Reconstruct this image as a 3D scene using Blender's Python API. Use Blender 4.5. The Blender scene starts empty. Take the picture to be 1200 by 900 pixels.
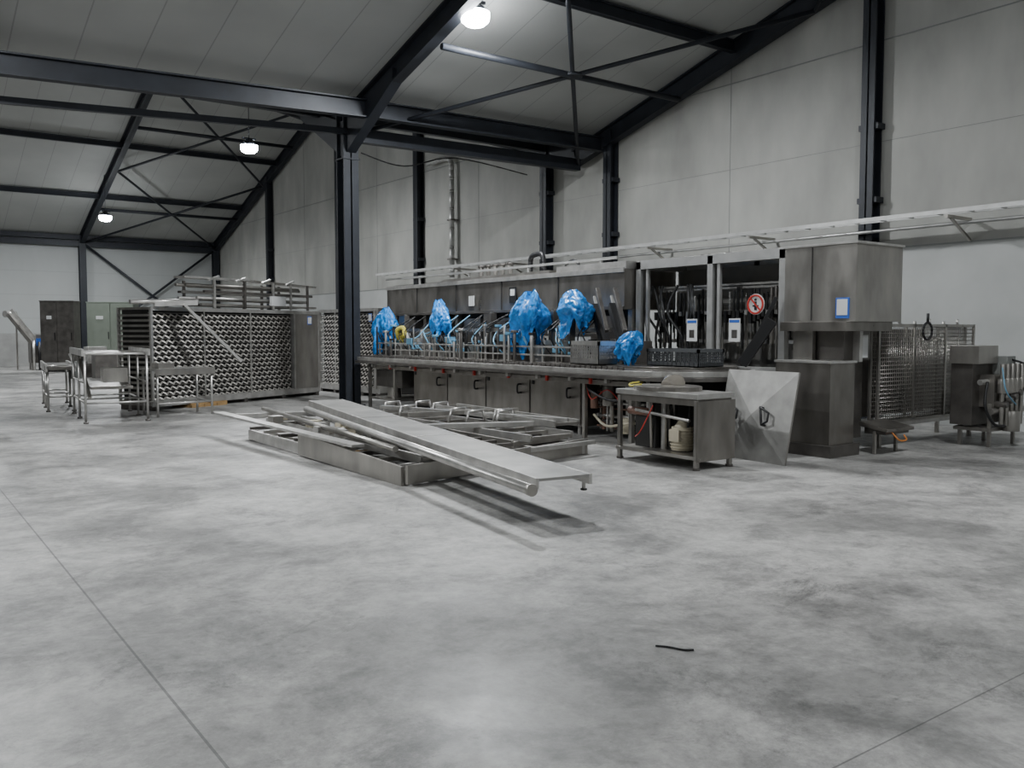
import bpy, bmesh, math, random
from mathutils import Vector, Matrix, noise
random.seed(7)
R = random.uniform

# ------------------------------------------------------------------ materials
def mat(name, col, rough=0.5, metal=0.0, var=0.12, scale=3.0, bump=0.0, stretch=(1,1,1), emit=None, aniso=0.0, rvar=0.0):
    m = bpy.data.materials.new(name); m.use_nodes = True
    nt = m.node_tree; b = nt.nodes['Principled BSDF']
    b.inputs['Roughness'].default_value = rough
    b.inputs['Metallic'].default_value = metal
    b.inputs['Anisotropic'].default_value = aniso
    tc = nt.nodes.new('ShaderNodeTexCoord'); mp = nt.nodes.new('ShaderNodeMapping')
    mp.inputs['Scale'].default_value = stretch
    nt.links.new(tc.outputs['Object'], mp.inputs['Vector'])
    n = nt.nodes.new('ShaderNodeTexNoise'); n.inputs['Scale'].default_value = scale
    n.inputs['Detail'].default_value = 5
    nt.links.new(mp.outputs[0], n.inputs['Vector'])
    r = nt.nodes.new('ShaderNodeValToRGB')
    r.color_ramp.elements[0].position = 0.3; r.color_ramp.elements[1].position = 0.7
    r.color_ramp.elements[0].color = (*[c*(1-var) for c in col], 1)
    r.color_ramp.elements[1].color = (*[min(1, c*(1+var)) for c in col], 1)
    nt.links.new(n.outputs['Fac'], r.inputs[0]); nt.links.new(r.outputs[0], b.inputs['Base Color'])
    if rvar:
        mr = nt.nodes.new('ShaderNodeMapRange'); mr.inputs['To Min'].default_value = rough-rvar; mr.inputs['To Max'].default_value = rough+rvar
        nt.links.new(n.outputs['Fac'], mr.inputs['Value']); nt.links.new(mr.outputs[0], b.inputs['Roughness'])
    if bump:
        bp = nt.nodes.new('ShaderNodeBump'); bp.inputs['Strength'].default_value = bump
        bp.inputs['Distance'].default_value = 0.02
        nt.links.new(n.outputs['Fac'], bp.inputs['Height']); nt.links.new(bp.outputs[0], b.inputs['Normal'])
    if emit:
        b.inputs['Emission Color'].default_value = (*emit[0], 1); b.inputs['Emission Strength'].default_value = emit[1]
    return m

STEEL = mat('dark_painted_steel', (0.020, 0.023, 0.030), 0.5, 0.2, 0.2)
INOX  = mat('stainless', (0.37, 0.355, 0.33), 0.33, 0.82, 0.2, 4, stretch=(1,1,.4), rvar=.13, aniso=.4)
INOXM = mat('stainless_worn', (0.27, 0.255, 0.235), 0.33, 0.85, 0.25, 4, stretch=(1,1,.4), rvar=.13, aniso=.4)
INOXL = mat('stainless_light', (0.52, 0.51, 0.49), 0.34, 0.75, 0.2, 5.0)
INOXD = mat('stainless_dark', (0.16, 0.15, 0.14), 0.38, 0.75, 0.25, 4.0, rvar=.1)
ALU   = mat('aluminium_profile', (0.48, 0.48, 0.47), 0.4, 0.65, 0.12, 5.0)
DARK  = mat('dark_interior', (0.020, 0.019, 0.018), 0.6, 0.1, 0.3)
BLACK = mat('black_plastic', (0.010, 0.010, 0.011), 0.45, 0, 0.2)
GREYP = mat('grey_paint', (0.22, 0.23, 0.22), 0.5, 0.1, 0.08)
GREENG= mat('green_grey_paint', (0.20, 0.23, 0.19), 0.5, 0, 0.06)
CREAM = mat('cream_motor_paint', (0.55, 0.50, 0.38), 0.45, 0, 0.1)
WHITE = mat('white_plastic', (0.66, 0.67, 0.67), 0.5, 0, 0.05)
BLUE  = mat('blue_label', (0.03, 0.12, 0.5), 0.5)
RED   = mat('red_paint', (0.5, 0.03, 0.02), 0.5)
ORANGE= mat('orange_plastic', (0.5, 0.18, 0.04), 0.5)
YELLOW= mat('yellow_film', (0.55, 0.48, 0.08), 0.45)
WOOD  = mat('pallet_wood', (0.33, 0.21, 0.09), 0.8, 0, 0.25, 6)
BAG   = mat('blue_film', (0.018, 0.21, 0.60), 0.22, 0, 0.35, 14.0, 0.8)
CRATE = mat('grey_crate_plastic', (0.07, 0.074, 0.078), 0.6, 0, 0.1)
PLATE = mat('dull_sheet', (0.33, 0.325, 0.31), 0.42, 0.6, 0.25, 3)
COVER = mat('cover_sheet', (0.33, 0.325, 0.31), 0.5, 0.55, 0.22, 4)
TEAL  = mat('pale_blue_plastic', (0.16, 0.36, 0.52), 0.3, 0, 0.2)
BRICK = mat('rust_brown', (0.20, 0.11, 0.08), 0.6)
BELT  = mat('grimy_belt_steel', (0.40, 0.385, 0.355), 0.45, 0.55, 0.3, 3)
LAMP  = mat('led_lens', (1, 1, 1), 0.4, emit=((0.92, 0.96, 1.0), 130))

# ------------------------------------------------------------------ geometry builder
class G:
    def __init__(s, name): s.bm = bmesh.new(); s.m = []; s.name = name
    def mi(s, m):
        if m not in s.m: s.m.append(m)
        return s.m.index(m)
    def face(s, pts, m, smooth=False):
        vs = [s.bm.verts.new(p) for p in pts]; f = s.bm.faces.new(vs); f.material_index = s.mi(m); f.smooth = smooth; return f
    def hexa(s, P, m):
        vs = [s.bm.verts.new(p) for p in P]; i = s.mi(m)
        for q in ((0,3,2,1),(4,5,6,7),(0,1,5,4),(1,2,6,5),(2,3,7,6),(3,0,4,7)):
            f = s.bm.faces.new([vs[k] for k in q]); f.material_index = i
    def box(s, x0, x1, y0, y1, z0, z1, m):
        s.hexa([(x0,y0,z0),(x1,y0,z0),(x1,y1,z0),(x0,y1,z0),(x0,y0,z1),(x1,y0,z1),(x1,y1,z1),(x0,y1,z1)], m)
    def bar(s, p0, p1, w, h, m, up=(0,0,1)):
        p0 = Vector(p0); p1 = Vector(p1); d = (p1-p0).normalized(); u = Vector(up)
        if abs(d.dot(u)) > 0.98: u = Vector((0,1,0))
        a = d.cross(u).normalized()*w/2; b = a.cross(d).normalized()*h/2
        s.hexa([p0-a-b, p0+a-b, p0+a+b, p0-a+b, p1-a-b, p1+a-b, p1+a+b, p1-a+b], m)
    def ibeam(s, p0, p1, w, h, m, up=(0,0,1), t=0.03):
        p0 = Vector(p0); p1 = Vector(p1); d = (p1-p0).normalized(); u = Vector(up)
        if abs(d.dot(u)) > 0.98: u = Vector((0,1,0))
        a = d.cross(u).normalized(); b = a.cross(d).normalized()
        s.bar(p0, p1, t, h, m, up)
        for k in (-1, 1): s.bar(p0+b*k*(h/2-t/2), p1+b*k*(h/2-t/2), w, t, m, up)
    def tube(s, p0, p1, r, m, n=10, r2=None):
        p0 = Vector(p0); p1 = Vector(p1); d = (p1-p0).normalized(); r2 = r if r2 is None else r2
        u = Vector((0,0,1)) if abs(d.z) < 0.95 else Vector((1,0,0))
        a = d.cross(u).normalized(); b = a.cross(d); i = s.mi(m)
        A = [s.bm.verts.new(p0+(a*math.cos(t)+b*math.sin(t))*r) for t in [2*math.pi*k/n for k in range(n)]]
        B = [s.bm.verts.new(p1+(a*math.cos(t)+b*math.sin(t))*r2) for t in [2*math.pi*k/n for k in range(n)]]
        for k in range(n):
            f = s.bm.faces.new([A[k], A[(k+1)%n], B[(k+1)%n], B[k]]); f.smooth = True; f.material_index = i
        f = s.bm.faces.new(A[::-1]); f.material_index = i
        f = s.bm.faces.new(B); f.material_index = i
    def path(s, pts, r, m, n=8):
        for a, b in zip(pts[:-1], pts[1:]):
            d = (Vector(b)-Vector(a)).normalized()*r*0.5
            s.tube(Vector(a)-d, Vector(b)+d, r, m, n)
    def curve(s, pts, r, m, n=8, steps=6):
        P = [Vector(p) for p in pts]; P = [P[0]]+P+[P[-1]]; out = []
        for i in range(1, len(P)-2):
            for k in range(steps):
                t = k/steps; a, b, c, d = P[i-1], P[i], P[i+1], P[i+2]
                out.append(0.5*((2*b)+(c-a)*t+(2*a-5*b+4*c-d)*t*t+(3*b-a-3*c+d)*t**3))
        out.append(P[-1]); s.path(out, r, m, n)
    def prism(s, pts, z0, z1, m):
        i = s.mi(m); A = [s.bm.verts.new((x,y,z0)) for x, y in pts]; B = [s.bm.verts.new((x,y,z1)) for x, y in pts]
        n = len(pts)
        for k in range(n):
            f = s.bm.faces.new([A[k], A[(k+1)%n], B[(k+1)%n], B[k]]); f.material_index = i
        s.bm.faces.new(A[::-1]).material_index = i; s.bm.faces.new(B).material_index = i
    def done(s, loc=(0,0,0), rz=0, bevel=0.0):
        bmesh.ops.recalc_face_normals(s.bm, faces=s.bm.faces[:])
        me = bpy.data.meshes.new(s.name); s.bm.to_mesh(me); s.bm.free()
        for m in s.m: me.materials.append(m)
        o = bpy.data.objects.new(s.name, me); bpy.context.scene.collection.objects.link(o)
        o.location = loc; o.rotation_euler = (0, 0, rz)
        if bevel:
            bv = o.modifiers.new('bevel', 'BEVEL'); bv.width = bevel; bv.segments = 2; bv.limit_method = 'ANGLE'
        return o

# ------------------------------------------------------------------ camera
cam_d = bpy.data.cameras.new('camera'); cam = bpy.data.objects.new('camera', cam_d)
bpy.context.scene.collection.objects.link(cam); bpy.context.scene.camera = cam
cam.location = (0, 0, 1.6); cam.rotation_euler = (math.radians(90-3.46), 0, math.radians(-36.2))
cam_d.sensor_width = 36; cam_d.lens = 30.75; cam_d.clip_end = 200

# ------------------------------------------------------------------ room shell
XW, XL, YF, YB = 14.8, -17.8, 46.2, -12.0
VY = 17.2
EZ = 6.2; EZF = 6.1
S1 = 0.27
RY1 = (VY+YB)/2; RZ1 = EZ+S1*(VY-RY1)
RY2 = (VY+YF)/2; RZ2 = 10.85
def roofz(y):
    if y < RY1: return RZ1-S1*(RY1-y)
    if y < VY: return EZ+S1*(VY-y)
    if y < RY2: return EZ+(RZ2-EZ)*(y-VY)/(RY2-VY)
    return EZF+(RZ2-EZF)*(YF-y)/(YF-RY2)

def floor_mat():
    m = bpy.data.materials.new('polished_concrete'); m.use_nodes = True; nt = m.node_tree; b = nt.nodes['Principled BSDF']
    L = nt.links.new; tc = nt.nodes.new('ShaderNodeTexCoord')
    def noi(sc, det, rough, dist=0.0, off=0):
        mp = nt.nodes.new('ShaderNodeMapping'); mp.inputs['Location'].default_value = (off, off*1.7, 0); L(tc.outputs['Object'], mp.inputs[0])
        n = nt.nodes.new('ShaderNodeTexNoise'); n.inputs['Scale'].default_value = sc; n.inputs['Detail'].default_value = det
        n.inputs['Roughness'].default_value = rough; n.inputs['Distortion'].default_value = dist
        L(mp.outputs[0], n.inputs['Vector']); return n
    def ramp(n, p0, c0, p1, c1):
        r = nt.nodes.new('ShaderNodeValToRGB'); e = r.color_ramp.elements
        e[0].position = p0; e[1].position = p1; e[0].color = (c0,)*3+(1,); e[1].color = (c1,)*3+(1,); L(n.outputs['Fac'], r.inputs[0]); return r
    def mult(a, bb):
        x = nt.nodes.new('ShaderNodeMix'); x.data_type = 'RGBA'; x.blend_type = 'MULTIPLY'; x.inputs[0].default_value = 1
        L(a, x.inputs[6]); L(bb, x.inputs[7]); return x.outputs[2]
    a = ramp(noi(0.42, 8, 0.68, 0.3), 0.42, 0.50, 0.57, 1.0)
    c = ramp(noi(1.3, 12, 0.80, 0.3, 5), 0.39, 0.55, 0.55, 1.0)
    d = ramp(noi(7, 12, 0.85, 0.2, 9), 0.38, 0.68, 0.58, 1.0)
    e = ramp(noi(1.0, 14, 0.88, 0.5, 33), 0.35, 0.40, 0.46, 1.0)
    base = nt.nodes.new('ShaderNodeRGB'); base.outputs[0].default_value = (0.495, 0.487, 0.468, 1)
    col = mult(mult(mult(mult(base.outputs[0], a.outputs[0]), c.outputs[0]), d.outputs[0]), e.outputs[0])
    sep = nt.nodes.new('ShaderNodeSeparateXYZ'); L(tc.outputs['Object'], sep.inputs[0])
    def line(o, off, per, w):
        s1 = nt.nodes.new('ShaderNodeMath'); s1.operation = 'SUBTRACT'; L(o, s1.inputs[0]); s1.inputs[1].default_value = off
        p = nt.nodes.new('ShaderNodeMath'); p.operation = 'PINGPONG'; L(s1.outputs[0], p.inputs[0]); p.inputs[1].default_value = per/2
        g = nt.nodes.new('ShaderNodeMath'); g.operation = 'GREATER_THAN'; L(p.outputs[0], g.inputs[0]); g.inputs[1].default_value = w; return g.outputs[0]
    lx = line(sep.outputs[0], 1.0, 13.2, 0.006); ly = line(sep.outputs[1], 1.82, 13.2, 0.004)
    mm = nt.nodes.new('ShaderNodeMath'); mm.operation = 'MULTIPLY'; L(lx, mm.inputs[0]); L(ly, mm.inputs[1])
    ml = nt.nodes.new('ShaderNodeMath'); ml.operation = 'MULTIPLY_ADD'; L(mm.outputs[0], ml.inputs[0]); ml.inputs[1].default_value = 0.6; ml.inputs[2].default_value = 0.4
    cmb = nt.nodes.new('ShaderNodeCombineColor'); [L(ml.outputs[0], cmb.inputs[k]) for k in range(3)]
    L(mult(col, cmb.outputs[0]), b.inputs['Base Color'])
    rr = ramp(noi(1.2, 5, 0.6), 0.3, 0.38, 0.7, 0.60); L(rr.outputs[0], b.inputs['Roughness'])
    bp = nt.nodes.new('ShaderNodeBump'); bp.inputs['Strength'].default_value = 0.10; bp.inputs['Distance'].default_value = 0.01
    L(noi(25, 4, 0.6).outputs['Fac'], bp.inputs['Height']); L(bp.outputs[0], b.inputs['Normal'])
    return m

def panel_mat(name, col, per, axis, lo=0.8, var=0.07, rough=0.6, w=0.012, stretch=(1,1,0.3)):
    m = mat(name, col, rough, 0, var, 0.8, stretch=stretch); nt = m.node_tree; b = nt.nodes['Principled BSDF']; L = nt.links.new
    src = b.inputs['Base Color'].links[0].from_socket
    tc = nt.nodes.new('ShaderNodeTexCoord'); sep = nt.nodes.new('ShaderNodeSeparateXYZ'); L(tc.outputs['Object'], sep.inputs[0])
    p = nt.nodes.new('ShaderNodeMath'); p.operation = 'PINGPONG'; L(sep.outputs[axis], p.inputs[0]); p.inputs[1].default_value = per/2
    g = nt.nodes.new('ShaderNodeMath'); g.operation = 'GREATER_THAN'; L(p.outputs[0], g.inputs[0]); g.inputs[1].default_value = w
    a = nt.nodes.new('ShaderNodeMath'); a.operation = 'MULTIPLY_ADD'; L(g.outputs[0], a.inputs[0]); a.inputs[1].default_value = 1-lo; a.inputs[2].default_value = lo
    cmb = nt.nodes.new('ShaderNodeCombineColor'); [L(a.outputs[0], cmb.inputs[k]) for k in range(3)]
    x = nt.nodes.new('ShaderNodeMix'); x.data_type = 'RGBA'; x.blend_type = 'MULTIPLY'; x.inputs[0].default_value = 1
    L(src, x.inputs[6]); L(cmb.outputs[0], x.inputs[7]); L(x.outputs[2], b.inputs['Base Color']); return m

WALLM = mat('concrete_wall', (0.37, 0.37, 0.345), 0.65, 0, 0.17, 1.2, stretch=(1,1,0.45))
PLINTH= mat('painted_lower_wall', (0.42, 0.43, 0.42), 0.6, 0, 0.1, 1.2)
WALLF = panel_mat('end_wall_cladding', (0.40, 0.415, 0.41), 1.1, 2, 0.85)
ROOFM = panel_mat('roof_cladding', (0.36, 0.365, 0.35), 1.0, 0, 0.72, 0.06, stretch=(1,1,1))

g = G('floor'); g.box(XL-0.3, XW+0.3, YB-0.3, YF+0.3, -0.2, 0, floor_mat()); g.done()
ys = [YB, RY1, VY, RY2, YF]
def gable(name, x0, x1, m):
    g = G(name); prof = [(YB-0.3, 0), (YF+0.3, 0)] + [(y, roofz(y)) for y in (YF+0.3, RY2, VY, RY1, YB-0.3)]
    A = [g.bm.verts.new((x0, y, z)) for y, z in prof]; B = [g.bm.verts.new((x1, y, z)) for y, z in prof]; n = len(prof); g.mi(m)
    for k in range(n): g.bm.faces.new([A[k], A[(k+1)%n], B[(k+1)%n], B[k]])
    g.bm.faces.new(A); g.bm.faces.new(B[::-1]); return g.done()
gable('wall_right', XW, XW+0.3, WALLM)
gable('wall_left', XL-0.3, XL, WALLM)
g = G('trim_1'); g.box(XW-.03, XW, YB, YF, 0, 3.07, PLINTH); g.box(XW-.04, XW, YB, YF, 3.07, 3.10, GREYP); g.done()
g = G('trim_2'); g.box(XW-.012, XW, YB, YF, 6.78, 6.80, GREYP) ; g.box(XW-.006, XW, YB, YF, 5.0, 5.008, GREYP)
for y in (5.5, 12.4, 21.9, 28.4, 34.9): g.box(XW-.006, XW, y, y+.012, 3.1, roofz(y)-.05, GREYP)
g.done()
g = G('wall_far'); g.box(XL, XW, YF, YF+0.3, 0, EZF, WALLF)
g.box(XL, XW, YF-0.02, YF, 0, 1.5, mat('plinth_concrete', (0.33,0.33,0.32), 0.7)); g.done()
g = G('wall_back'); g.box(XL, XW, YB-0.3, YB, 0, EZ, WALLF); g.done()
g = G('ceiling')
for a, b in zip(ys[:-1], ys[1:]):
    za, zb = roofz(a), roofz(b)
    g.hexa([(XL,a,za),(XW,a,za),(XW,b,zb),(XL,b,zb),(XL,a,za+.15),(XW,a,za+.15),(XW,b,zb+.15),(XL,b,zb+.15)], ROOFM)
g.done()

FX = [14.58, 8.27, 1.35, -5.2, -11.7]
RH = 0.42
for k, x in enumerate(FX):
    g = G('roof_rafter_frame')
    for a, b in zip(ys[:-1], ys[1:]):
        g.ibeam((x, a, roofz(a)-RH/2-0.02), (x, b, roofz(b)-RH/2-0.02), 0.22, RH, STEEL)
    if k:
        for sgn, sl in ((-1, S1), (1, .32)):
            g.hexa([(x-.11,VY,EZ-.95),(x+.11,VY,EZ-.95),(x+.11,VY+sgn*2.2,EZ-.44+2.2*sl),(x-.11,VY+sgn*2.2,EZ-.44+2.2*sl),
                    (x-.11,VY,EZ-.2),(x+.11,VY,EZ-.2),(x+.11,VY+sgn*2.2,EZ-.2+2.2*sl),(x-.11,VY+sgn*2.2,EZ-.2+2.2*sl)], STEEL)
    g.done()
    if k:
        g = G('steel_column'); g.ibeam((x, VY, 0), (x, VY, EZ-0.05), 0.34, 0.36, STEEL, up=(0,1,0), t=0.035)
        g.box(x-.24, x+.24, VY-.26, VY+.26, 0, 0.03, STEEL)
        g.box(x-.19, x+.19, VY-.2, VY+.2, EZ-1.0, EZ-.97, STEEL)
        g.done()
    g = G('steel_column'); g.ibeam((x, YF-.2, 0), (x, YF-.2, EZF-0.1), 0.3, 0.3, STEEL, up=(0,1,0)); g.done()
for y in (2.3, 9.07, 15.95, 18.45, 25.2, 31.2, 38.5):
    g = G('wall_column'); g.ibeam((14.64, y, 0), (14.64, y, roofz(y)-0.1), 0.26, 0.26, STEEL, up=(1,0,0))
    for zz in (2.2, 3.9, 5.2):
        g.box(14.54, 14.77, y-.19, y+.19, zz, zz+.1, STEEL)
    g.done()

g = G('valley_beam'); g.ibeam((XL, 16.15, 5.1), (8.3, 16.15, 6.06), 0.2, 0.36, STEEL); g.ibeam((8.3, 16.15, 6.06), (14.5, 16.15, 6.13), 0.2, 0.34, STEEL); g.done()
g = G('valley_tie_beam')
g.bar((8.3, 17.0, 5.70), (14.5, 17.0, 5.76), 0.2, 0.28, STEEL); g.bar((XL, 17.0, 4.45), (8.2, 17.0, 5.76), 0.1, 0.12, STEEL); g.done()
g = G('roof_purlin')
for y in (12.1, 6.8, 2.6, -4, -11.8):
    g.ibeam((XL, y, roofz(y)-0.16), (14.5, y, roofz(y)-0.16), 0.14, 0.24, STEEL)
for y in (18.4, 22.5, 27.0, 31.7, 37.2, 41.6, 45.9):
    g.ibeam((XL, y, roofz(y)-0.16), (14.5, y, roofz(y)-0.16), 0.14, 0.22, STEEL)
g.done()
g = G('roof_bracing')
def xbrace(y0, y1, x0=8.4, x1=14.5, dz=0.5, r=.035):
    z0, z1 = roofz(y0)-dz, roofz(y1)-dz
    g.tube((x0,y0,z0),(x1,y1,z1),r,STEEL); g.tube((x1,y0,z0),(x0,y1,z1),r,STEEL)
    ym, zm = (y0+y1)/2, (z0+z1)/2
    g.tube((x0,ym,zm),(x1,ym,zm),r*1.4,STEEL)
    g.tube(((x0+x1)/2,ym,zm-.03),((x0+x1)/2,ym,zm+.03),0.2,STEEL,16)
xbrace(17.0, 10.2, r=.045); xbrace(10.2, 3.0); xbrace(45.8, 38.8, dz=.4, r=.05); xbrace(38.8, 31.9, dz=.4, r=.05); xbrace(25, 31.5, dz=.4)
g.done()
g = G('wall_bracing')
g.tube((8.4,45.9,5.7),(14.4,45.9,1.0),0.06,STEEL); g.tube((14.4,45.9,5.7),(8.4,45.9,1.0),0.06,STEEL)
g.bar((XL,45.95,5.75),(14.5,45.95,5.75),0.15,0.28,STEEL)
g.done()

# lamps
def lamp(x, y, z, power=900):
    g = G('high_bay_lamp')
    g.tube((x,y,z+.05),(x,y,z+.16),0.24,STEEL,24,0.16); g.tube((x,y,z+.16),(x,y,z+.24),0.1,STEEL,16)
    g.tube((x,y,z),(x,y,z+.06),0.25,LAMP,24)
    pr = [(.25,0),(.235,-.08),(.17,-.14),(.06,-.17)]
    for (r0,h0),(r1,h1) in zip(pr[:-1],pr[1:]): g.tube((x,y,z+h0),(x,y,z+h1),r0,LAMP,24,r1)
    g.bar((x-.2,y,z+.26),(x+.2,y,z+.26),.05,.05,STEEL)
    g.tube((x,y,z+.24),(x,y,roofz(y)-.05),0.012,STEEL,6)
    g.done()
    l = bpy.data.lights.new('high_bay_light', 'AREA'); l.shape = 'DISK'; l.size = 0.5; l.energy = power; l.color = (0.95, 0.98, 1.0)
    o = bpy.data.objects.new('high_bay_light', l); bpy.context.scene.collection.objects.link(o); o.location = (x, y, z-.19)
lamp(8.55, 12.75, 6.98, 640); lamp(9.2, 25.7, 7.0, 430); lamp(8.1, 39.9, 6.35, 400)
for x, y, p in ((1.0, 11.0, 420), (8.0, 3.0, 300), (-6.0, 6.0, 400), (1.0, 25.5, 430), (1.0, 39.0, 400), (2.0,-6.5, 360)):  # added fill lamps outside the view, spread to even out the hall light
    lamp(x, y, 7.1, p)
w = bpy.data.worlds.new('world'); bpy.context.scene.world = w; w.use_nodes = True
w.node_tree.nodes['Background'].inputs[0].default_value = (0.6,0.65,0.7,1); w.node_tree.nodes['Background'].inputs[1].default_value = 0.3

# wall services
g = G('cable_tray')
for dx in (0, 0.22):
    g.bar((14.0+dx, -6, 3.52), (14.0+dx, 27, 3.52), 0.03, 0.07, ALU)
y = -6
while y < 27:
    g.bar((14.0, y, 3.5), (14.22, y, 3.5), 0.03, 0.02, ALU)
    y += 0.5
for y in (4.2, 7.3, 11.2, 14, 19.4, 22):
    g.bar((13.95, y, 3.44), (14.74, y, 3.44), 0.05, 0.05, INOX); g.bar((14.1, y, 3.42), (14.74, y, 3.1), 0.04, 0.04, INOX)
g.tube((14.4, -6, 3.36), (14.4, 27, 3.36), 0.03, ALU)
g.done()
g = G('conduit_pipe'); g.curve([(14.6,24.5,6.95),(14.6,23.5,6.95),(14.6,23.15,6.8),(14.6,23.1,6.3),(14.6,23.1,3.3)], 0.08, ALU, 12)
for z in (3.8, 5.0): g.box(14.5, 14.77, 22.98, 23.22, z, z+.05, INOXD)
g.done()
g = G('electrical_conduit')
g.curve([(8.6,17.2,5.4),(9.8,17.5,5.3),(11.5,18,5.75),(14.4,19,5.8)], 0.015, BLACK)
g.done()

# ------------------------------------------------------------------ long packaging machine
g = G('packaging_machine')
cx, cy, rr = 9.35, 8.7, 1.05
def stad(r, y1):
    p = [(cx+r, y1), (cx-r, y1)]
    for k in range(0, 25):
        t = math.pi + math.pi*k/24; p.append((cx+r*math.cos(t), cy+r*math.sin(t)))
    return p
g.prism(stad(1.05, 16.9), 0.99, 1.06, INOXL)
g.prism(stad(1.10, 16.9), 0.93, 0.985, INOXD)
g.prism(stad(0.98, 16.85), 1.06, 1.075, INOXD)
g.prism(stad(0.80, 16.6), 1.06, 1.11, INOXM)
for k in range(70):
    y = 8.8+k*0.115; g.box(8.33, 8.36, y, y+0.085, 1.06, 1.10, INOXD)
g.box(8.72, 9.9, 10.1, 15.2, 0.14, 0.93, INOXD)
w_ = 5.1/4
for k in range(4):
    y0 = 10.1+k*w_
    g.box(8.69, 8.72, y0+.02, y0+w_-.02, 0.18, 0.90, INOXM)
    g.curve([(8.69,y0+.25,.72),(8.60,y0+.22,.71),(8.60,y0+.22,.59),(8.69,y0+.25,.58)], 0.016, BLACK)
    g.box(8.675, 8.695, y0+w_-.12, y0+w_-.06, .74, .80, BLACK)
    g.tube((8.8,y0+.15,0),(8.8,y0+.15,.15),.03,INOXL)
    g.tube((9.7,y0+.15,0),(9.7,y0+.15,.15),.03,INOXL)
g.bar((8.5,8.6,.86),(8.5,16.8,.86),.05,.07,INOXM)
for k in range(10): g.box(8.40,8.47, 9.2+k*.8, 9.26+k*.8, .86, .93, INOXL)
for k in range(7):
    y = 9.6+k*1.02; g.box(8.44,8.48,y,y+.04,.83,.92,RED)
for y in (15.6, 16.7):
    for x in (8.5, 10.1): g.bar((x,y,0),(x,y,.95),.06,.06,INOX)
g.box(8.6,9.6,15.5,16.6,.45,.8,INOXD); g.tube((8.75,16.1,.2),(8.75,16.1,.45),.14,INOX,16)
g.box(8.5,10.1,15.55,16.7,.18,.22,INOX)
for y in (8.9, 9.9):
    for x in (8.6, 10.1): g.bar((x,y,0),(x,y,.95),.06,.06,INOX)
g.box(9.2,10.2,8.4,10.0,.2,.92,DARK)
for k in range(12):
    y = 8.8+k*.10; x = 8.75+R(0,.3); g.tube((x,y,.12),(x+R(-.05,.05),y,.92),R(.012,.04),random.choice([INOXL,INOX,INOXD,BRICK,BLACK,BLACK]))
for k in range(8):
    z = .15+k*.10; g.tube((8.85,8.9,z),(8.9,9.95,z+R(-.05,.05)),R(.012,.03),random.choice([INOXL,INOX,BRICK,BLACK]))
g.tube((8.75,9.55,.5),(8.75,9.55,.82),.09,INOX,16); g.tube((8.8,9.2,.12),(8.8,9.2,.34),.11,CREAM,16); g.tube((8.7,9.8,.45),(8.7,9.8,.68),.06,BRICK,12)
g.curve([(8.6,9.9,.9),(8.55,9.7,.6),(8.6,9.4,.75),(8.6,9.1,.55)],.008,RED)
g.curve([(8.7,9.8,.35),(8.6,9.4,.22),(8.65,8.9,.3),(8.7,8.5,.2)],.02,CREAM)
g.curve([(8.7,9.9,.9),(8.5,9.7,.75),(8.6,9.3,.6),(8.8,8.9,.7)],.02,BLACK)
g.curve([(8.4,8.5,.93),(8.3,8.35,.84),(8.4,8.15,.80),(8.6,8.1,.88)],.014,YELLOW)
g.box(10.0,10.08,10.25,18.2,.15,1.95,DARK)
for y in (10.3,11.6,12.9,14.2,15.5,16.8,18.1):
    g.bar((9.95,y,0),(9.95,y,1.97),.1,.1,INOX)
    g.box(9.80,10.0,y+.25,y+.85,1.25,1.85,random.choice([INOXD,INOXD,INOXM]))
g.box(9.72,10.9,10.25,18.2,1.95,2.60,INOXM)
g.box(9.69,9.73,10.25,18.2,2.54,2.62,INOXL)
g.box(9.69,9.73,10.25,18.2,1.95,2.0,INOXD)
for y in (11.9,13.6,15.2,16.8): g.box(9.705,9.725,y,y+.02,2.0,2.54,DARK)
g.box(9.75,10.85,10.25,12.0,2.60,2.72,INOXL)
g.box(9.75,10.6,12.2,15.8,2.60,2.68,INOX)
for y in (14.0,14.25,14.5,14.75,15.0):
    g.tube((10.2,y,2.68),(10.2,y,2.90),.05,INOX,12); g.tube((10.2,y,2.90),(10.2,y,2.94),.08,INOXD,12)
g.curve([(10.1,13.2,2.6),(10.1,13.2,2.95),(10.1,13.05,3.03),(10.1,12.85,3.0),(10.1,12.8,2.75),(10.1,12.8,2.6)],.05,BLACK,10)
g.curve([(10.3,12.4,2.6),(10.3,12.4,2.8),(10.3,12.2,2.88),(10.3,12.05,2.8),(10.3,12.05,2.65)],.025,BLACK,10)
g.bar((9.9,10.6,2.8),(9.9,17.8,2.8),.05,.04,ALU)
for y in (11,13,15,17): g.bar((9.9,y,2.6),(9.9,y,2.8),.04,.04,ALU)
y = 10.0
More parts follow.
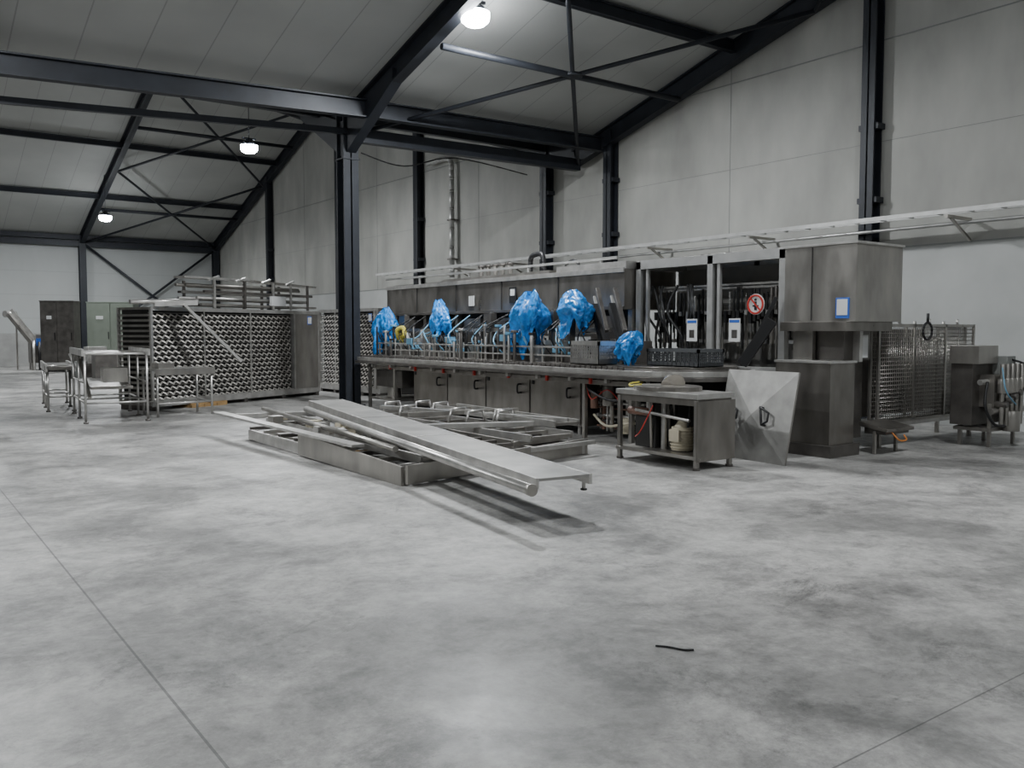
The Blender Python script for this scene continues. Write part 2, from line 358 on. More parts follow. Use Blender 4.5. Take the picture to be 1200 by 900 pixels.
while y < 16.6:
    x = 8.75+R(0,.2)
    g.box(x, x+.3, y, y+.24, 1.1, 1.1+R(.1,.3), random.choice([INOXL,INOX,INOXD]))
    for k in range(6):
        yy = y+R(0,.42); xx = 8.5+R(0,.8); h = R(.12,.6)
        g.tube((xx,yy,1.1),(xx,yy,1.1+h),R(.010,.03),random.choice([INOXL,INOXL,INOX,BLACK,INOXD]))
        if k < 3: g.tube((xx,yy,1.1+h),(xx,yy,1.14+h),R(.03,.07),random.choice([INOXL,BLACK,TEAL,INOXD]),12)
    for k in range(2):
        if random.random() < .7:
            a = R(0,.3); x2 = R(8.55,9.1); z2 = R(1.2,1.45); g.box(x2,x2+R(.08,.2),y+a,y+a+R(.05,.2),z2,z2+R(.05,.13),random.choice([TEAL,TEAL,INOXL,WHITE,BLACK]))
    for k in range(2):
        o_ = R(-.1,.2); g.curve([(8.8,y+o_,1.2),(8.65,y+.1+o_,R(1.4,1.6)),(8.9,y+.3+o_,R(1.5,1.7)),(9.3,y+.3,1.9)],.012,random.choice([BLACK,TEAL,BLACK]),6,4)
    g.box(9.35,9.7,y+.05,y+.38,1.1,R(1.3,1.8),random.choice([INOX,INOXD,DARK]))
    y += .42
g.bar((8.6,10,1.35),(8.6,16.5,1.35),.025,.025,INOXL); g.bar((8.6,10,1.22),(8.6,16.5,1.22),.025,.025,INOXL)
g.bar((9.2,10,1.62),(9.2,16.5,1.62),.05,.06,INOX)
for k in range(8): g.bar((8.6,10+k*.92,1.1),(8.6,10+k*.92,1.36),.03,.03,INOXL)
for y in (11.4,13.2,15.0,16.4):
    g.bar((9.2,y,1.1),(9.2,y,1.95),.05,.05,INOX); g.box(9.1,9.22,y-.12,y+.12,1.65,1.92,INOXD)
for (bx_,by_,bz_) in ((8.85,16.6,1.75),(8.9,14.55,1.9),(8.85,11.55,1.9),(8.85,10.55,1.9)):
    g.box(bx_-.06,bx_+.06,by_-.06,by_+.06,1.1,bz_,INOXM); g.box(bx_-.09,bx_+.09,by_-.09,by_+.09,1.1,1.45,INOXD)
for y in (9.75,10.15):
    g.bar((8.95,y-.40,1.15),(9.25,y+.25,2.0),.15,.11,BLACK); g.bar((8.93,y-.36,1.6),(9.2,y+.16,2.25),.06,.07,INOXD)
    g.bar((9.1,y-.2,1.3),(9.35,y+.4,2.15),.04,.04,INOXL)
    g.tube((8.95,y-.3,1.3),(8.95,y-.3,1.12),.05,INOX)
g.box(9.0,9.5,9.4,10.2,1.1,1.45,INOXD)
g.bar((9.55,7.75,1.15),(9.75,7.42,1.75),.13,.14,BLACK); g.bar((9.62,7.7,1.3),(9.8,7.4,2.05),.05,.05,BLACK)
g.box(9.68,9.69,13.1,13.32,2.12,2.42,BLACK); g.box(9.675,9.68,13.14,13.28,2.26,2.38,WHITE)
g.box(9.68,9.69,14.5,14.7,2.1,2.3,WHITE)
g.box(9.77,9.79,11.9,12.15,1.4,1.75,WHITE); g.box(9.77,9.79,14.4,14.6,1.35,1.7,BLACK)
g.box(8.8,8.9,9.05,9.35,1.3,1.52,CREAM); g.tube((8.85,9.2,1.1),(8.85,9.2,1.3),.02,INOX)
g.done(bevel=0.004)

g = G('machine_guard_frame')
def post(x,y,z0=0,z1=2.7,s=.1,m=ALU): g.box(x,x+s,y,y+s,z0,z1,m)
for y in (7.36,8.62,10.1):
    post(9.93,y); post(11.0,y)
for y in (8.5,9.95): g.box(9.95,10.0,y,y+.05,1.1,2.62,ALU)
g.box(9.93,10.03,7.36,10.2,2.58,2.72,ALU); g.box(11.0,11.1,7.36,10.2,2.58,2.72,ALU); g.box(9.93,11.1,7.36,7.45,2.58,2.7,ALU); g.box(9.93,11.1,10.1,10.2,2.58,2.7,ALU)
g.box(9.93,10.03,7.36,10.2,1.0,1.1,ALU)
g.box(9.95,11.1,7.4,10.2,2.70,2.73,INOX)
g.box(10.9,10.94,7.4,10.2,.2,2.6,mat('inner_back_panel',(.26,.255,.24),.5,.3,.15))
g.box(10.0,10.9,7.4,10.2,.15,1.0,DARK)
for z in (2.25,2.28,1.85,1.45): g.bar((10.35,7.45,z),(10.35,10.1,z),.04,.05,INOXL)
for k in range(34):
    y = 7.55+k*.075
    if abs(y-8.67) < .06: continue
    z = 2.25-R(0,.12); g.tube((10.3,y,z),(10.3,y,z-R(.3,.7)),R(.012,.026),random.choice([BLACK,BLACK,INOXD,INOXL]),6)
    g.tube((10.32,y,1.85),(10.32,y,1.5-R(0,.3)),R(.01,.03),random.choice([BLACK,DARK,INOX]),6)
    g.box(10.2,10.3,y-.02,y+.03,1.78+R(-.1,.1),1.9,random.choice([BLACK,INOXL,DARK]))
for k in range(9):
    y = 9.0+R(0,1); g.curve([(10.1,y,2.3),(10.05,y+R(-.2,.2),1.9),(10.1,y+R(-.2,.2),1.5),(10.2,y,1.1)],.02,BLACK,6,4)
for yy in (8.98,8.18):
    g.box(9.90,9.91,yy-.1,yy+.1,1.45,1.78,WHITE); g.box(9.898,9.90,yy-.09,yy+.09,1.72,1.76,BLUE); g.box(9.898,9.90,yy-.05,yy+.05,1.5,1.62,INOXD)
g.done(bevel=0.003)
g = G('prohibition_sign')
c = (9.90, 7.82, 1.97)
g.tube((9.915,)+c[1:],(9.905,)+c[1:],.145,WHITE,28)
for k in range(28):
    t0, t1 = 2*math.pi*k/28, 2*math.pi*(k+1)/28
    g.bar((9.90,c[1]+.125*math.cos(t0),c[2]+.125*math.sin(t0)),(9.90,c[1]+.125*math.cos(t1),c[2]+.125*math.sin(t1)),.022,.022,RED,up=(1,0,0))
g.bar((9.898,c[1]+.09,c[2]+.09),(9.898,c[1]-.09,c[2]-.09),.02,.01,RED,up=(1,0,0))
g.box(9.9,9.905,c[1]-.02,c[1]+.02,c[2]-.08,c[2]+.04,BLACK); g.box(9.9,9.905,c[1]-.05,c[1]+.05,c[2]-.03,c[2]-.01,BLACK)
g.tube((9.9,c[1],c[2]+.065),(9.905,c[1],c[2]+.065),.02,BLACK,10)
g.done()

g = G('stainless_hood_cabinet')
g.box(9.88,10.92,6.27,7.33,1.72,2.70,INOX)
g.box(9.86,10.94,6.25,7.34,2.69,2.72,INOXL)
for y in (6.9,): g.box(9.868,9.88,y,y+.012,1.74,2.68,DARK)
g.box(9.80,10.85,6.35,7.33,1.60,1.72,INOXM)
g.box(10.05,10.12,7.0,7.3,1.2,1.6,INOX); g.box(10.15,10.75,6.6,7.25,1.22,1.6,INOXD)
g.box(10.45,10.62,6.55,6.6,1.25,1.55,WHITE); g.box(10.35,10.42,6.5,6.6,1.2,1.6,INOXL)
g.box(9.72,10.25,6.5,7.33,.15,1.20,INOXM); g.box(9.70,10.27,6.48,7.34,1.19,1.22,INOXL)
g.box(10.25,10.9,6.8,7.33,.15,1.2,INOXD)
g.box(9.66,10.3,6.44,7.34,.0,.15,INOXD)
g.box(9.87,9.88,6.36,6.55,1.76,2.02,BLUE); g.box(9.865,9.87,6.38,6.53,1.80,2.0,WHITE)
g.tube((10.3,6.6,2.72),(10.3,6.6,2.76),.1,INOX,16)
g.done(bevel=0.006)

g = G('drive_unit_stand')
x0,x1,y0,y1 = 7.55,8.2,6.75,8.1
g.box(x0,x1,y0,y1,.82,.88,INOXL)
g.box(x0+.03,x1-.03,y0+.03,y1-.03,.74,.82,INOXM)
g.prism([(7.65+.25+.38*math.cos(t), 7.55+.45*math.sin(t)) for t in [2*math.pi*k/28 for k in range(28)]], .88,.93, INOXM)
g.tube((8.05,7.6,.93),(8.10,7.7,1.0),.16,INOX,20,.08)
for x in (x0+.04,x1-.04):
    for y in (y0+.04,y1-.04):
        g.bar((x,y,.02),(x,y,.8),.05,.05,INOX); g.tube((x,y,0),(x,y,.03),.045,INOXD)
g.box(x0,x1,y0-.01,y0+.015,.1,.8,INOXM)
g.box(x0,x1,y0,y1,.12,.16,INOX); g.box(x1-.03,x1,y0,y1,.15,.8,DARK)
g.tube((7.85,7.25,.17),(7.85,7.25,.45),.13,CREAM,20)
for k in range(7): g.tube((7.85,7.25,.2+k*.035),(7.85,7.25,.212+k*.035),.145,CREAM,20)
g.tube((7.85,7.25,.45),(7.85,7.25,.52),.10,CREAM,20,.05); g.box(7.70,7.76,7.17,7.33,.28,.42,CREAM)
g.box(7.75,8.1,7.6,7.95,.16,.55,DARK); g.tube((7.75,7.7,.6),(7.75,8.05,.6),.05,BRICK); g.tube((7.8,7.5,.16),(7.8,7.5,.74),.04,INOXL)
g.tube((7.7,7.0,.55),(7.7,7.9,.62),.02,INOXL)
for k in range(5):
    xx,yy = 7.65+R(0,.4),7.0+R(0,.9); g.tube((xx,yy,.16),(xx+R(-.08,.08),yy+R(-.08,.08),.75),.018,random.choice([BLACK,INOX,INOXL]))
g.curve([(7.9,8.05,.95),(7.7,8.0,.94),(7.62,7.9,.92),(7.7,7.8,.94)],.012,YELLOW)
g.curve([(7.6,7.5,.7),(7.5,7.6,.4),(7.6,7.8,.3)],.008,RED)
g.done(bevel=0.004)

g = G('cover_panel')
W, H = 1.13, 1.13
pts = [(0,0,0),(W,0,0),(W,0,H),(0,0,H)]; ctr = (W/2,-.08,H/2)
for k in range(4): g.face([pts[k], pts[(k+1)%4], ctr], COVER)
g.hexa([(0,0,0),(W,0,0),(W,.03,0),(0,.03,0),(0,0,H),(W,0,H),(W,.03,H),(0,.03,H)], INOX)
for cxh in (.30,.80):
    g.path([(cxh-.08,-.03,.66),(cxh-.08,-.11,.66),(cxh-.02,-.11,.45),(cxh-.02,-.02,.45)],.016,BLACK)
    g.path([(cxh-.08,-.11,.66),(cxh+.06,-.11,.6)],.014,BLACK); g.path([(cxh-.02,-.11,.45),(cxh+.06,-.11,.5),(cxh+.06,-.11,.6)],.014,BLACK)
o = g.done(bevel=0.002)
o.location = (8.78, 7.54, 0.0); o.rotation_euler = (math.radians(-12), 0, math.radians(-94))

def crate(name, x, y, z, lx, ly, h, m, rz=0):
    g = G(name); t = .012
    g.box(0,lx,0,ly,0,t,m)
    for (a,b,c,d) in ((0,lx,0,t),(0,lx,ly-t,ly),(0,t,0,ly),(lx-t,lx,0,ly)):
        g.box(a,b,c,d,0,h*.25,m); g.box(a-.01,b+.01,c-.01,d+.01,h*.82,h,m)
    n = 12
    for k in range(n+1):
        xx = lx*k/n; yy = ly*k/n
        for yq in (0,ly-t): g.box(max(0,xx-.008),xx+.008,yq,yq+t,0,h*.9,m)
        for xq in (0,lx-t): g.box(xq,xq+t,max(0,yy-.008),yy+.008,0,h*.9,m)
    for k in range(1,4):
        z_ = h*(.25+.14*k)
        for yq in (0,ly-t): g.box(0,lx,yq,yq+t,z_,z_+.01,m)
        for xq in (0,lx-t): g.box(xq,xq+t,0,ly,z_,z_+.01,m)
    return g.done(loc=(x,y,z), rz=rz)
crate('plastic_crate', 8.9, 7.95, 1.115, .5, .95, .24, CRATE)
crate('wire_basket', 8.42, 9.40, 1.115, .36, .62, .34, INOXL)

# thin blue film bags draped over heads: narrow gathered top, wide ragged hanging hem
def bag(x, y, z, w, h, seed, lean=0.0):
    bm = bmesh.new(); nt_, nz = 96, 34; rows = []
    hem = [noise.noise(Vector((math.cos(2*math.pi*k/nt_)*1.8, math.sin(2*math.pi*k/nt_)*1.8, seed*3.3))) for k in range(nt_)]
    for j in range(nz+1):
        t = j/nz; row = []
        if t < .12: prof = .30+.28*t/.12
        elif t < .55: prof = .58+.42*math.sin((t-.12)/.43*math.pi/2)
        else: prof = 1.0-.55*(t-.55)
        for k in range(nt_):
            th = 2*math.pi*k/nt_
            env = .35+.65*t
            fold = env*(.13*math.sin(6*th+seed*2+1.5*t)+.08*math.sin(11*th+seed-3*t)+.05*math.sin(19*th+seed*3+4*t))
            nn = noise.noise(Vector((math.cos(th)*1.1, math.sin(th)*1.1, t*2.2+seed*9)))
            n2 = noise.noise(Vector((math.cos(th)*3, math.sin(th)*3, t*5+seed*5)))
            n3 = abs(noise.noise(Vector((math.cos(th)*5+2*t, math.sin(th)*5, t*9+seed*3))))
            r = prof*(1+fold+.50*nn+.16*n2-.30*n3)
            zz = h/2-t*h + .55*h*hem[k]*t*t + (.10*h*hem[k] if t < .12 else 0)
            row.append(bm.verts.new((r*w*.40*math.cos(th), r*w*.5*math.sin(th)+lean*t*h+.06*w*math.sin(4*t+seed), zz)))
        rows.append(row)
    for j in range(nz):
        for k in range(nt_):
            f = bm.faces.new([rows[j][k], rows[j][(k+1)%nt_], rows[j+1][(k+1)%nt_], rows[j+1][k]]); f.smooth = True
    bm.faces.new(rows[0])
    me = bpy.data.meshes.new('plastic_bag'); bm.to_mesh(me); bm.free(); me.materials.append(BAG)
    o = bpy.data.objects.new('plastic_bag', me); bpy.context.scene.collection.objects.link(o); o.location = (x,y,z)
bag(8.85,16.6,1.68,.62,.82,1,.12); bag(8.9,14.55,1.84,.46,.70,2,-.1); bag(8.85,11.55,1.80,.68,.88,3,.10)
bag(8.85,10.55,1.93,.64,.58,4,-.3); bag(8.75,9.05,1.40,.44,.38,5,.25)
g = G('yellow_film_wrap'); g.curve([(8.8,16.0,1.45),(8.75,15.95,1.62),(8.8,15.8,1.66),(8.8,15.75,1.5),(8.85,16.0,1.5),(8.8,15.85,1.4)],.045,YELLOW,8); g.done()

# ------------------------------------------------------------------ mesh cage and valve unit
g = G('mesh_guard_stack')
X0,X1,YM = 11.02,13.6,6.64
for layer in range(2):
    y = YM+layer*.12
    for z in (.35,1.68): g.bar((X0,y,z),(X1,y,z),.03,.04,INOX)
    for x in (X0,X0+.9,X0+1.75,X1): g.bar((x,y,.35),(x,y,1.7),.04,.03,INOX)
    n = 50
    for k in range(n): 
        x = X0+(X1-X0)*k/n; g.tube((x,y,.35),(x,y,1.68),.006,INOX,4)
    for k in range(24):
        z = .35+1.33*k/24; g.tube((X0,y,z),(X1,y,z),.006,INOX,4)
g.box(X0,X0+1.75,YM+.3,YM+.34,.4,1.62,INOXD); g.box(X0+1.8,X1,YM+.5,YM+.54,.4,1.5,INOXM)
for x in (X0+.05,X1-.05):
    for y in (YM,YM+.5): g.bar((x,y,0),(x,y,.36),.05,.05,INOX)
g.box(X0-.05,X1,YM-.02,YM+.56,.28,.33,INOXL)
g.tube((12.1,6.55,1.72),(12.1,6.55,1.85),.02,BLACK)
for k in range(16):
    t0,t1 = 2*math.pi*k/16,2*math.pi*(k+1)/16
    g.tube((12.1+.12*math.cos(t0),6.55,1.60+.12*math.sin(t0)),(12.1+.12*math.cos(t1),6.55,1.60+.12*math.sin(t1)),.018,BLACK,6)
for k in range(6): g.tube((11.3+k*.4,YM+.1,1.68),(11.3+k*.4,YM+.1,1.74+.04*(k%2)),.02,INOXL)
g.done()
g = G('discharge_chute')
g.box(10.5,11.05,6.2,6.5,.26,.34,INOXD); g.hexa([(10.45,6.15,.3),(11.1,6.15,.3),(11.05,6.55,.36),(10.45,6.55,.36),(10.45,6.15,.34),(11.1,6.15,.34),(11.05,6.55,.42),(10.45,6.55,.42)],INOXM)
g.bar((10.5,6.35,0),(10.5,6.35,.3),.04,.04,INOX); g.bar((11.0,6.35,0),(11.0,6.35,.3),.04,.04,INOX)
g.curve([(10.6,6.18,.3),(10.62,6.08,.2),(10.75,6.06,.2),(10.8,6.12,.25)],.012,ORANGE)
g.done(bevel=.004)
g = G('valve_manifold_unit')
bx,by = 12.4,5.75
g.box(bx,bx+.7,by,by+.5,.55,1.0,INOXM); g.box(bx-.25,bx+.3,by+.1,by+.5,1.15,1.40,INOX); g.box(bx+.35,bx+.6,by,by+.4,1.0,1.25,GREYP)
g.box(bx-.2,bx+.65,by+.2,by+.5,.3,1.2,INOXD)
for k in range(5):
    x = bx+.05+k*.14; g.tube((x,by-.08,.3),(x,by-.08,1.15),.03,INOX); g.tube((x,by-.08,.75),(x,by-.08,.95),.06,INOX,14)
    g.tube((x,by-.16,.6+.05*k),(x,by,.6+.05*k),.045,random.choice([INOXL,BLACK,INOXD]),12)
g.tube((bx-.2,by+.1,.9),(bx+.9,by+.1,.9),.04,INOXL); g.tube((bx-.1,by,.5),(bx+.85,by,.5),.05,INOX)
g.tube((bx+.72,by+.1,.3),(bx+.72,by+.1,1.05),.07,INOX,14); g.tube((bx+.3,by-.1,.22),(bx+.3,by-.1,.5),.11,INOX,16)
g.curve([(bx-.2,by,.9),(bx-.35,by-.05,.6),(bx-.2,by-.1,.35),(bx+.1,by-.1,.3)],.02,BLACK)
g.curve([(bx+.5,by,1.2),(bx+.75,by-.1,1.1),(bx+.8,by-.15,.8),(bx+.6,by-.15,.6)],.015,BLACK)
g.curve([(bx,by-.1,1.1),(bx-.1,by-.2,.8),(bx+.2,by-.2,.6)],.010,TEAL)
g.box(bx-.1,bx+.8,by,by+.5,.22,.27,INOX)
for x in (bx,bx+.7):
    for y in (by+.05,by+.45): g.bar((x,y,0),(x,y,.6),.045,.045,INOX)
g.done(bevel=.004)

# ------------------------------------------------------------------ spiral belt racks
def belt_rack(name, L, D, H, loc, rz, plain=0.9, pallet=True):
    g = G(name); z0 = .2
    g.box(0,L,0.03,D,.10,.2,INOX); g.box(.0,L,0,.03,.08,.22,INOXL)
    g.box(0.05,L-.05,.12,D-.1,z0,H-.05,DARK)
    g.box(0,L,0,D,H-.05,H,INOX)
    g.box(L-plain,L,0,D,z0,H,INOX); g.box(L-plain-.05,L-plain,-.02,.1,z0,H,INOXL)
    n = 17; pitch = .165; F = L-plain-.1
    dz = (H-.1-z0)/n; i = g.mi(BELT)
    for j in range(n):
        zc = z0+dz*(j+.5); k = 0; x = .05; prev = None
        while x < F:
            s = 1 if k%2 else -1; off = s if j%2 else -s
            jx = R(-.006,.006)
            a = g.bm.verts.new((x+jx, .03+.02*off, zc-dz*.36+dz*.26*off)); b = g.bm.verts.new((x+jx, .05+.02*off, zc+dz*.04+dz*.26*off))
            if prev:
                f = g.bm.faces.new([prev[0], a, b, prev[1]]); f.material_index = i
            prev = (a, b); x += pitch/2; k += 1
        g.box(-.02,.06,.05,D-.05,zc-dz*.3,zc+dz*.12,INOX)
        g.box(0,F,.075,.085,zc+dz*.30,zc+dz*.46,INOXM)
    for x in (0,L-.06): 
        for y in (.0,D-.05): g.bar((x+.02,y+.02,.1),(x+.02,y+.02,H),.05,.05,INOXL)
    for x in (F*.33,F*.66): g.bar((x,-.02,.2),(x,-.02,H),.025,.02,INOXL)
    g.box(0,L,-.015,0,H-.07,H+.01,INOXL)
    g.box(L-.45,L-.3,-.006,0,H-.32,H-.12,BLUE); g.box(L-.44,L-.31,-.01,-.005,H-.3,H-.14,WHITE)
    for k in range(5):
        x = .1+(L-.2)*k/4; g.box(x-.05,x+.05,.0,D,.0,.10,INOXD)
    if pallet:
        for k in range(3): g.box(.9+k*.35,1.15+k*.35,-.1,.5,0,.06,WOOD)
        g.box(.9,1.9,-.08,-.02,.0,.09,WOOD)
    return g.done(loc=loc, rz=rz)
belt_rack('belt_rack', 5.1, 1.0, 2.08, (4.5,18.3,0), math.radians(26.3))
belt_rack('belt_rack', 3.0, 2.0, 2.15, (9.65,21.9,0), math.radians(-86), plain=.15, pallet=False)

g = G('rail_bundle')
for j in range(4):
    z = .03+j*.14
    for k in range(4):
        y = .1+k*.24+R(-.04,.04); x0 = 1.4+R(-.3,.4); x1 = 4.9+R(-.5,.3)
        if j in (1,3) : g.tube((x0,y,z+.05),(x1,y,z+.05+R(-.01,.02)),.035,random.choice([INOXL,INOXL,INOX]))
        else: g.bar((x0,y,z+.05),(x1,y,z+.05),.07,.05,random.choice([INOX,INOXM,INOXD,INOXL]))
for x in (1.7,2.6,3.5,4.1,4.7): g.bar((x,.03,0.01),(x,.03,.62),.045,.045,random.choice([INOXD,INOXL])); g.bar((x,.95,0.01),(x,.95,.62),.05,.05,INOXD)
g.bar((.9,.2,.64),(3.0,.3,.67),.3,.04,INOXL); g.bar((2.8,.3,.66),(5.4,.5,.62),.3,.04,INOX)
for k in range(4): g.bar((1.5+k*.8,.0,.60),(2.1+k*.8,.3,.72),.04,.04,INOXL)
g.box(3.4,3.9,.0,.05,.1,.32,WHITE)
g.done(loc=(4.5,18.3,2.09), rz=math.radians(26.3))
g = G('leaning_rail')
g.bar((0,-.1,0.02),(1.05,-.45,-1.15),.12,.05,INOXL); g.bar((-.5,.15,.02),(.3,-.05,.06),.2,.1,INOXL)
g.tube((-1.0,.1,.05),(.4,.1,.1),.05,INOXL)
g.done(loc=(5.1,18.3,2.12), rz=math.radians(10))

# ------------------------------------------------------------------ left: frames, cabinets, infeed conveyor
g = G('tube_frame_conveyor')
def leg(x,y,h): g.tube((x,y,0.02),(x,y,h),.022,INOXL); g.tube((x,y,0),(x,y,.03),.045,INOXD)
for x in (0,1.0):
    for y in (0,1.1,2.2): leg(x,y,1.22)
for z in (.35,1.2):
    for x in (0,1.0): g.tube((x,0,z),(x,2.2,z),.018,INOXL)
    for y in (0,1.1,2.2): g.tube((0,y,z),(1,y,z),.018,INOXL)
g.box(.02,.98,.0,2.2,1.20,1.225,INOX)
for x in (-.03,1.03): g.box(x-.02,x+.02,-.1,2.3,1.17,1.29,INOXL)
g.tube((1.0,0,.7),(1,2.2,.7),.015,INOXL); g.tube((0,0,.7),(0,2.2,.7),.015,INOXL)
g.box(.3,.7,.1,.5,.7,.95,INOX)
g.box(.15,.85,.6,1.9,.55,.6,INOX); g.bar((.1,.3,.42),(.1,2.0,1.05),.06,.05,INOX)
g.done(loc=(2.95,16.5,0), rz=math.radians(-5))
g = G('belt_conveyor_stand')
g.box(0,.5,0,2.6,.86,.90,INOXD)
for x in (-.02,.48): g.box(x,x+.04,0,2.6,.80,.95,INOXL)
for y in (.15,1.3,2.45):
    for x in (0.02,.48): g.tube((x,y,0),(x,y,.85),.024,INOXL); g.tube((x,y,0),(x,y,.03),.045,INOXD)
    g.tube((.02,y,.3),(.48,y,.3),.018,INOXL)
g.tube((.02,.15,.3),(.02,2.45,.3),.018,INOXL); g.tube((.02,.15,.3),(.02,1.3,.82),.018,INOXL); g.tube((.02,1.3,.3),(.02,2.45,.82),.018,INOXL)
g.tube((-.03,.05,.88),(.53,.05,.88),.05,INOX,14); g.box(.5,.7,1.1,1.45,.6,.85,GREYP)
g.done(loc=(2.75,19.2,0), rz=math.radians(-6))
g = G('small_steel_table')
g.box(0,1.15,0,.75,.86,.9,INOXL); g.box(0,1.15,-.01,.0,.78,.9,INOX)
for x in (.05,1.1):
    for y in (.05,.7): g.tube((x,y,0),(x,y,.86),.022,INOXL)
g.tube((.05,.05,.25),(1.1,.05,.25),.015,INOXL); g.tube((.05,.7,.25),(1.1,.7,.25),.015,INOXL); g.tube((1.1,.05,.25),(1.1,.7,.25),.015,INOXL)
g.box(.1,.4,.1,.4,.9,1.0,INOX)
g.done(loc=(4.2,16.85,0), rz=math.radians(8))

def cabinet(x,y,w,d,h,m,rz=0,doors=2):
    g = G('control_cabinet'); g.box(0,w,0,d,.1,h,m); g.box(.03,w-.03,.03,d-.03,0,.1,DARK); g.box(-.02,w+.02,-.02,d+.02,h,h+.04,m)
    for k in range(doors):
        a = w*k/doors; b = w*(k+1)/doors; g.box(a+.02,b-.02,-.02,0,.14,h-.04,m); g.box(b-.1,b-.07,-.05,-.02,h*.45,h*.56,BLACK)
    g.box(w*.2,w*.35,-.03,-.02,h*.75,h*.8,WHITE)
    return g.done(loc=(x,y,0), rz=rz, bevel=.01)
cabinet(5.35,38.5,1.25,.7,2.75,INOXD,math.radians(-30))
cabinet(7.4,40.6,1.9,.8,2.8,GREENG,math.radians(-28))
g = G('inclined_conveyor')
g.bar((0,0,.9),(-.9,.6,2.3),.5,.14,INOX); g.bar((0,0,1.05),(-.9,.6,2.45),.06,.25,INOXL); g.tube((-1.1,.5,2.3),(-.7,.8,2.3),.14,INOXL)
g.box(-.3,.9,-.3,.5,.3,1.1,INOXD); g.box(-.1,.5,-.2,.3,1.1,1.45,INOX)
for x in (-.25,.8):
    for y in (-.2,.4): g.bar((x,y,0),(x,y,.35),.06,.06,INOX)
g.bar((-.7,.5,0),(-.7,.5,2.0),.06,.06,INOX); g.box(-.1,.15,-.35,-.2,1.0,1.3,BLUE)
for k in range(5): g.tube((-.2+.2*k,-.35,.0),(-.2+.2*k,-.35,R(.9,1.3)),.05,random.choice([WHITE,INOXL,BLACK]))
g.done(loc=(5.55,40.7,0))
g = G('stacked_steel_parts')
for k in range(16):
    x,y = R(0,3.5),R(0,2.5); g.box(x,x+R(.3,1.1),y,y+R(.3,.8),0,R(.25,1.1),random.choice([INOX,INOXL,INOXD,GREYP]))
for k in range(12):
    x,y = R(0,3.5),R(0,2.5); g.tube((x,y,0),(x+R(-.3,.3),y,R(.6,1.4)),.04,INOXL)
g.done(loc=(5.6,32,0))

# ------------------------------------------------------------------ pile of dismantled conveyor sections
g = G('conveyor_section_pile')
for k,(x,z,w,h,m) in enumerate(((4.42,.09,.05,.14,INOXL),(4.75,.06,.10,.08,INOX),(5.3,.07,.06,.12,INOXD),(6.0,.07,.06,.12,INOXL),(6.7,.08,.06,.12,INOX),(7.4,.08,.06,.14,INOXL))):
    g.bar((x,7.95+.12*k,z),(x+R(-.05,.1),12.7+R(-.3,.3),z),w,h,m)
for k in range(9):
    y = 8.1+k*.56; g.bar((4.45,y,.17),(7.5,y+.35,.17),.06,.05,random.choice([INOX,INOXL,INOXD]))
def ladder(p0,p1,wid,z,n,m,m2):
    p0=Vector((*p0,z)); p1=Vector((*p1,z)); d=(p1-p0).normalized(); s=Vector((-d.y,d.x,0))*wid/2
    g.bar(p0+s,p1+s,.04,.09,m); g.bar(p0-s,p1-s,.04,.09,m)
    for k in range(n+1):
        q=p0.lerp(p1,k/n); g.bar(q-s,q+s,.04,.04,m2)
ladder((4.95,8.0),(5.1,12.9),.55,.24,10,INOXL,INOXM)
ladder((7.0,8.7),(6.8,13.0),.7,.25,9,INOXL,INOX)
ladder((5.9,8.4),(6.0,12.4),.5,.25,12,INOX,INOXD)
ladder((7.5,9.0),(7.6,12.2),.4,.36,7,INOXL,INOX)
g.box(5.6,6.3,8.8,12.0,.13,.15,INOXD); g.box(6.8,7.4,9.0,12.4,.12,.14,INOXD)
g.bar((4.3,13.6,.34),(4.42,9.0,.30),.16,.03,INOXL); g.bar((4.45,13.2,.3),(5.6,12.9,.3),.08,.08,INOXL)
for k in range(18):
    x,y = R(4.55,5.0),R(9,12.8); g.box(x,x+R(.06,.2),y,y+R(.06,.2),.28,.28+R(.05,.12),random.choice([INOXL,WHITE,INOX,CREAM,INOXD]))
for k in range(8):
    x,y = R(6.3,7.5),R(8.9,12.5); g.path([(x,y,.28),(x+.05,y,.46),(x+.35,y+.1,.46),(x+.4,y+.1,.3)],.018,INOXL)
g.bar((6.4,12.2,.42),(7.7,9.2,.38),.1,.05,INOXL); g.bar((6.2,11.0,.4),(7.8,10.5,.42),.06,.06,INOX); g.bar((5.6,10.2,.33),(7.6,9.4,.33),.12,.06,INOXL)
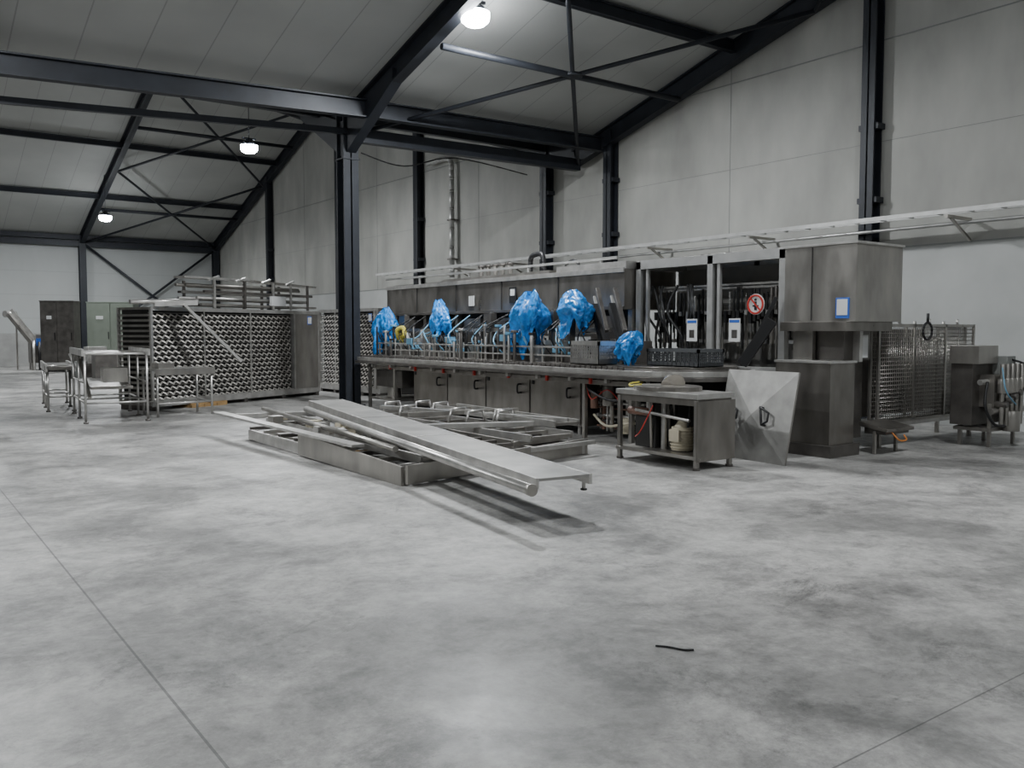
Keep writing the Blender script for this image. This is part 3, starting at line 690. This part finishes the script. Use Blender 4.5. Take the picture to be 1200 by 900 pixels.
g.hexa([(4.36,7.9,.0),(4.4,7.9,.0),(4.4,10.6,.02),(4.36,10.6,.02),(4.36,7.9,.2),(4.4,7.9,.2),(4.4,10.6,.30),(4.36,10.6,.30)],INOX)
g.bar((4.4,7.85,.12),(6.3,8.25,.12),.04,.2,INOX); g.bar((6.3,8.3,.1),(7.5,8.6,.1),.04,.2,INOX)
for x,y in ((4.5,8.0),(4.5,10.3),(4.5,12.5),(6.2,8.4),(7.4,8.8),(7.4,12.2)): g.tube((x,y,0),(x,y,.16),.035,INOXD)
for y in (10.2,11.6): g.box(4.55,5.5,y,y+.12,0,.05,WOOD)
g.done()
g = G('conveyor_bed')
A=Vector((5.78,12.9,.50)); B_=Vector((4.66,5.62,.37)); d=(B_-A).normalized(); s=Vector((-d.y,d.x,0))*.26
g.bar(A,B_,.52,.025,PLATE)
for q in (s,-s): g.bar(A+q-Vector((0,0,.03)),B_+q-Vector((0,0,.03)),.03,.09,INOXL)
for k in range(9):
    q=A.lerp(B_,(k+.3)/9.3)-Vector((0,0,.05)); g.bar(q-s,q+s,.05,.05,INOX)
for t in (.06,.985):
    for q in (s,-s):
        e=A.lerp(B_,t)+q-Vector((0,0,.03)); g.tube(e,e-Vector((0,0,.1)),.018,INOXL); g.tube(e-Vector((0,0,.1)),e-Vector((0,0,.115)),.03,BLACK)
for k in (0.35,0.62): q=A.lerp(B_,k)+Vector((0,0,.014)); g.bar(q-s,q+s,.012,.004,INOXD)
for (x,y) in ((5.05,8.4),(5.55,12.0),(5.3,10.2)): g.box(x-.2,x+.3,y-.04,y+.04,.285,.37,INOXD)
g.done(bevel=.002)
g = G('steel_pole')
g.tube((5.2,12.3,.44),(4.16,5.45,.35),.045,INOXL,14); g.tube((4.16,5.45,.35),(4.15,5.40,.349),.05,INOX,14)
g.tube((4.95,13.4,.38),(4.52,8.3,.33),.035,INOX,12)
g.done()
g = G('cable_scrap'); g.curve([(3.16,3.08,.006),(3.2,3.03,.006),(3.23,2.96,.006),(3.27,2.93,.006)],.005,BLACK,6); g.done()
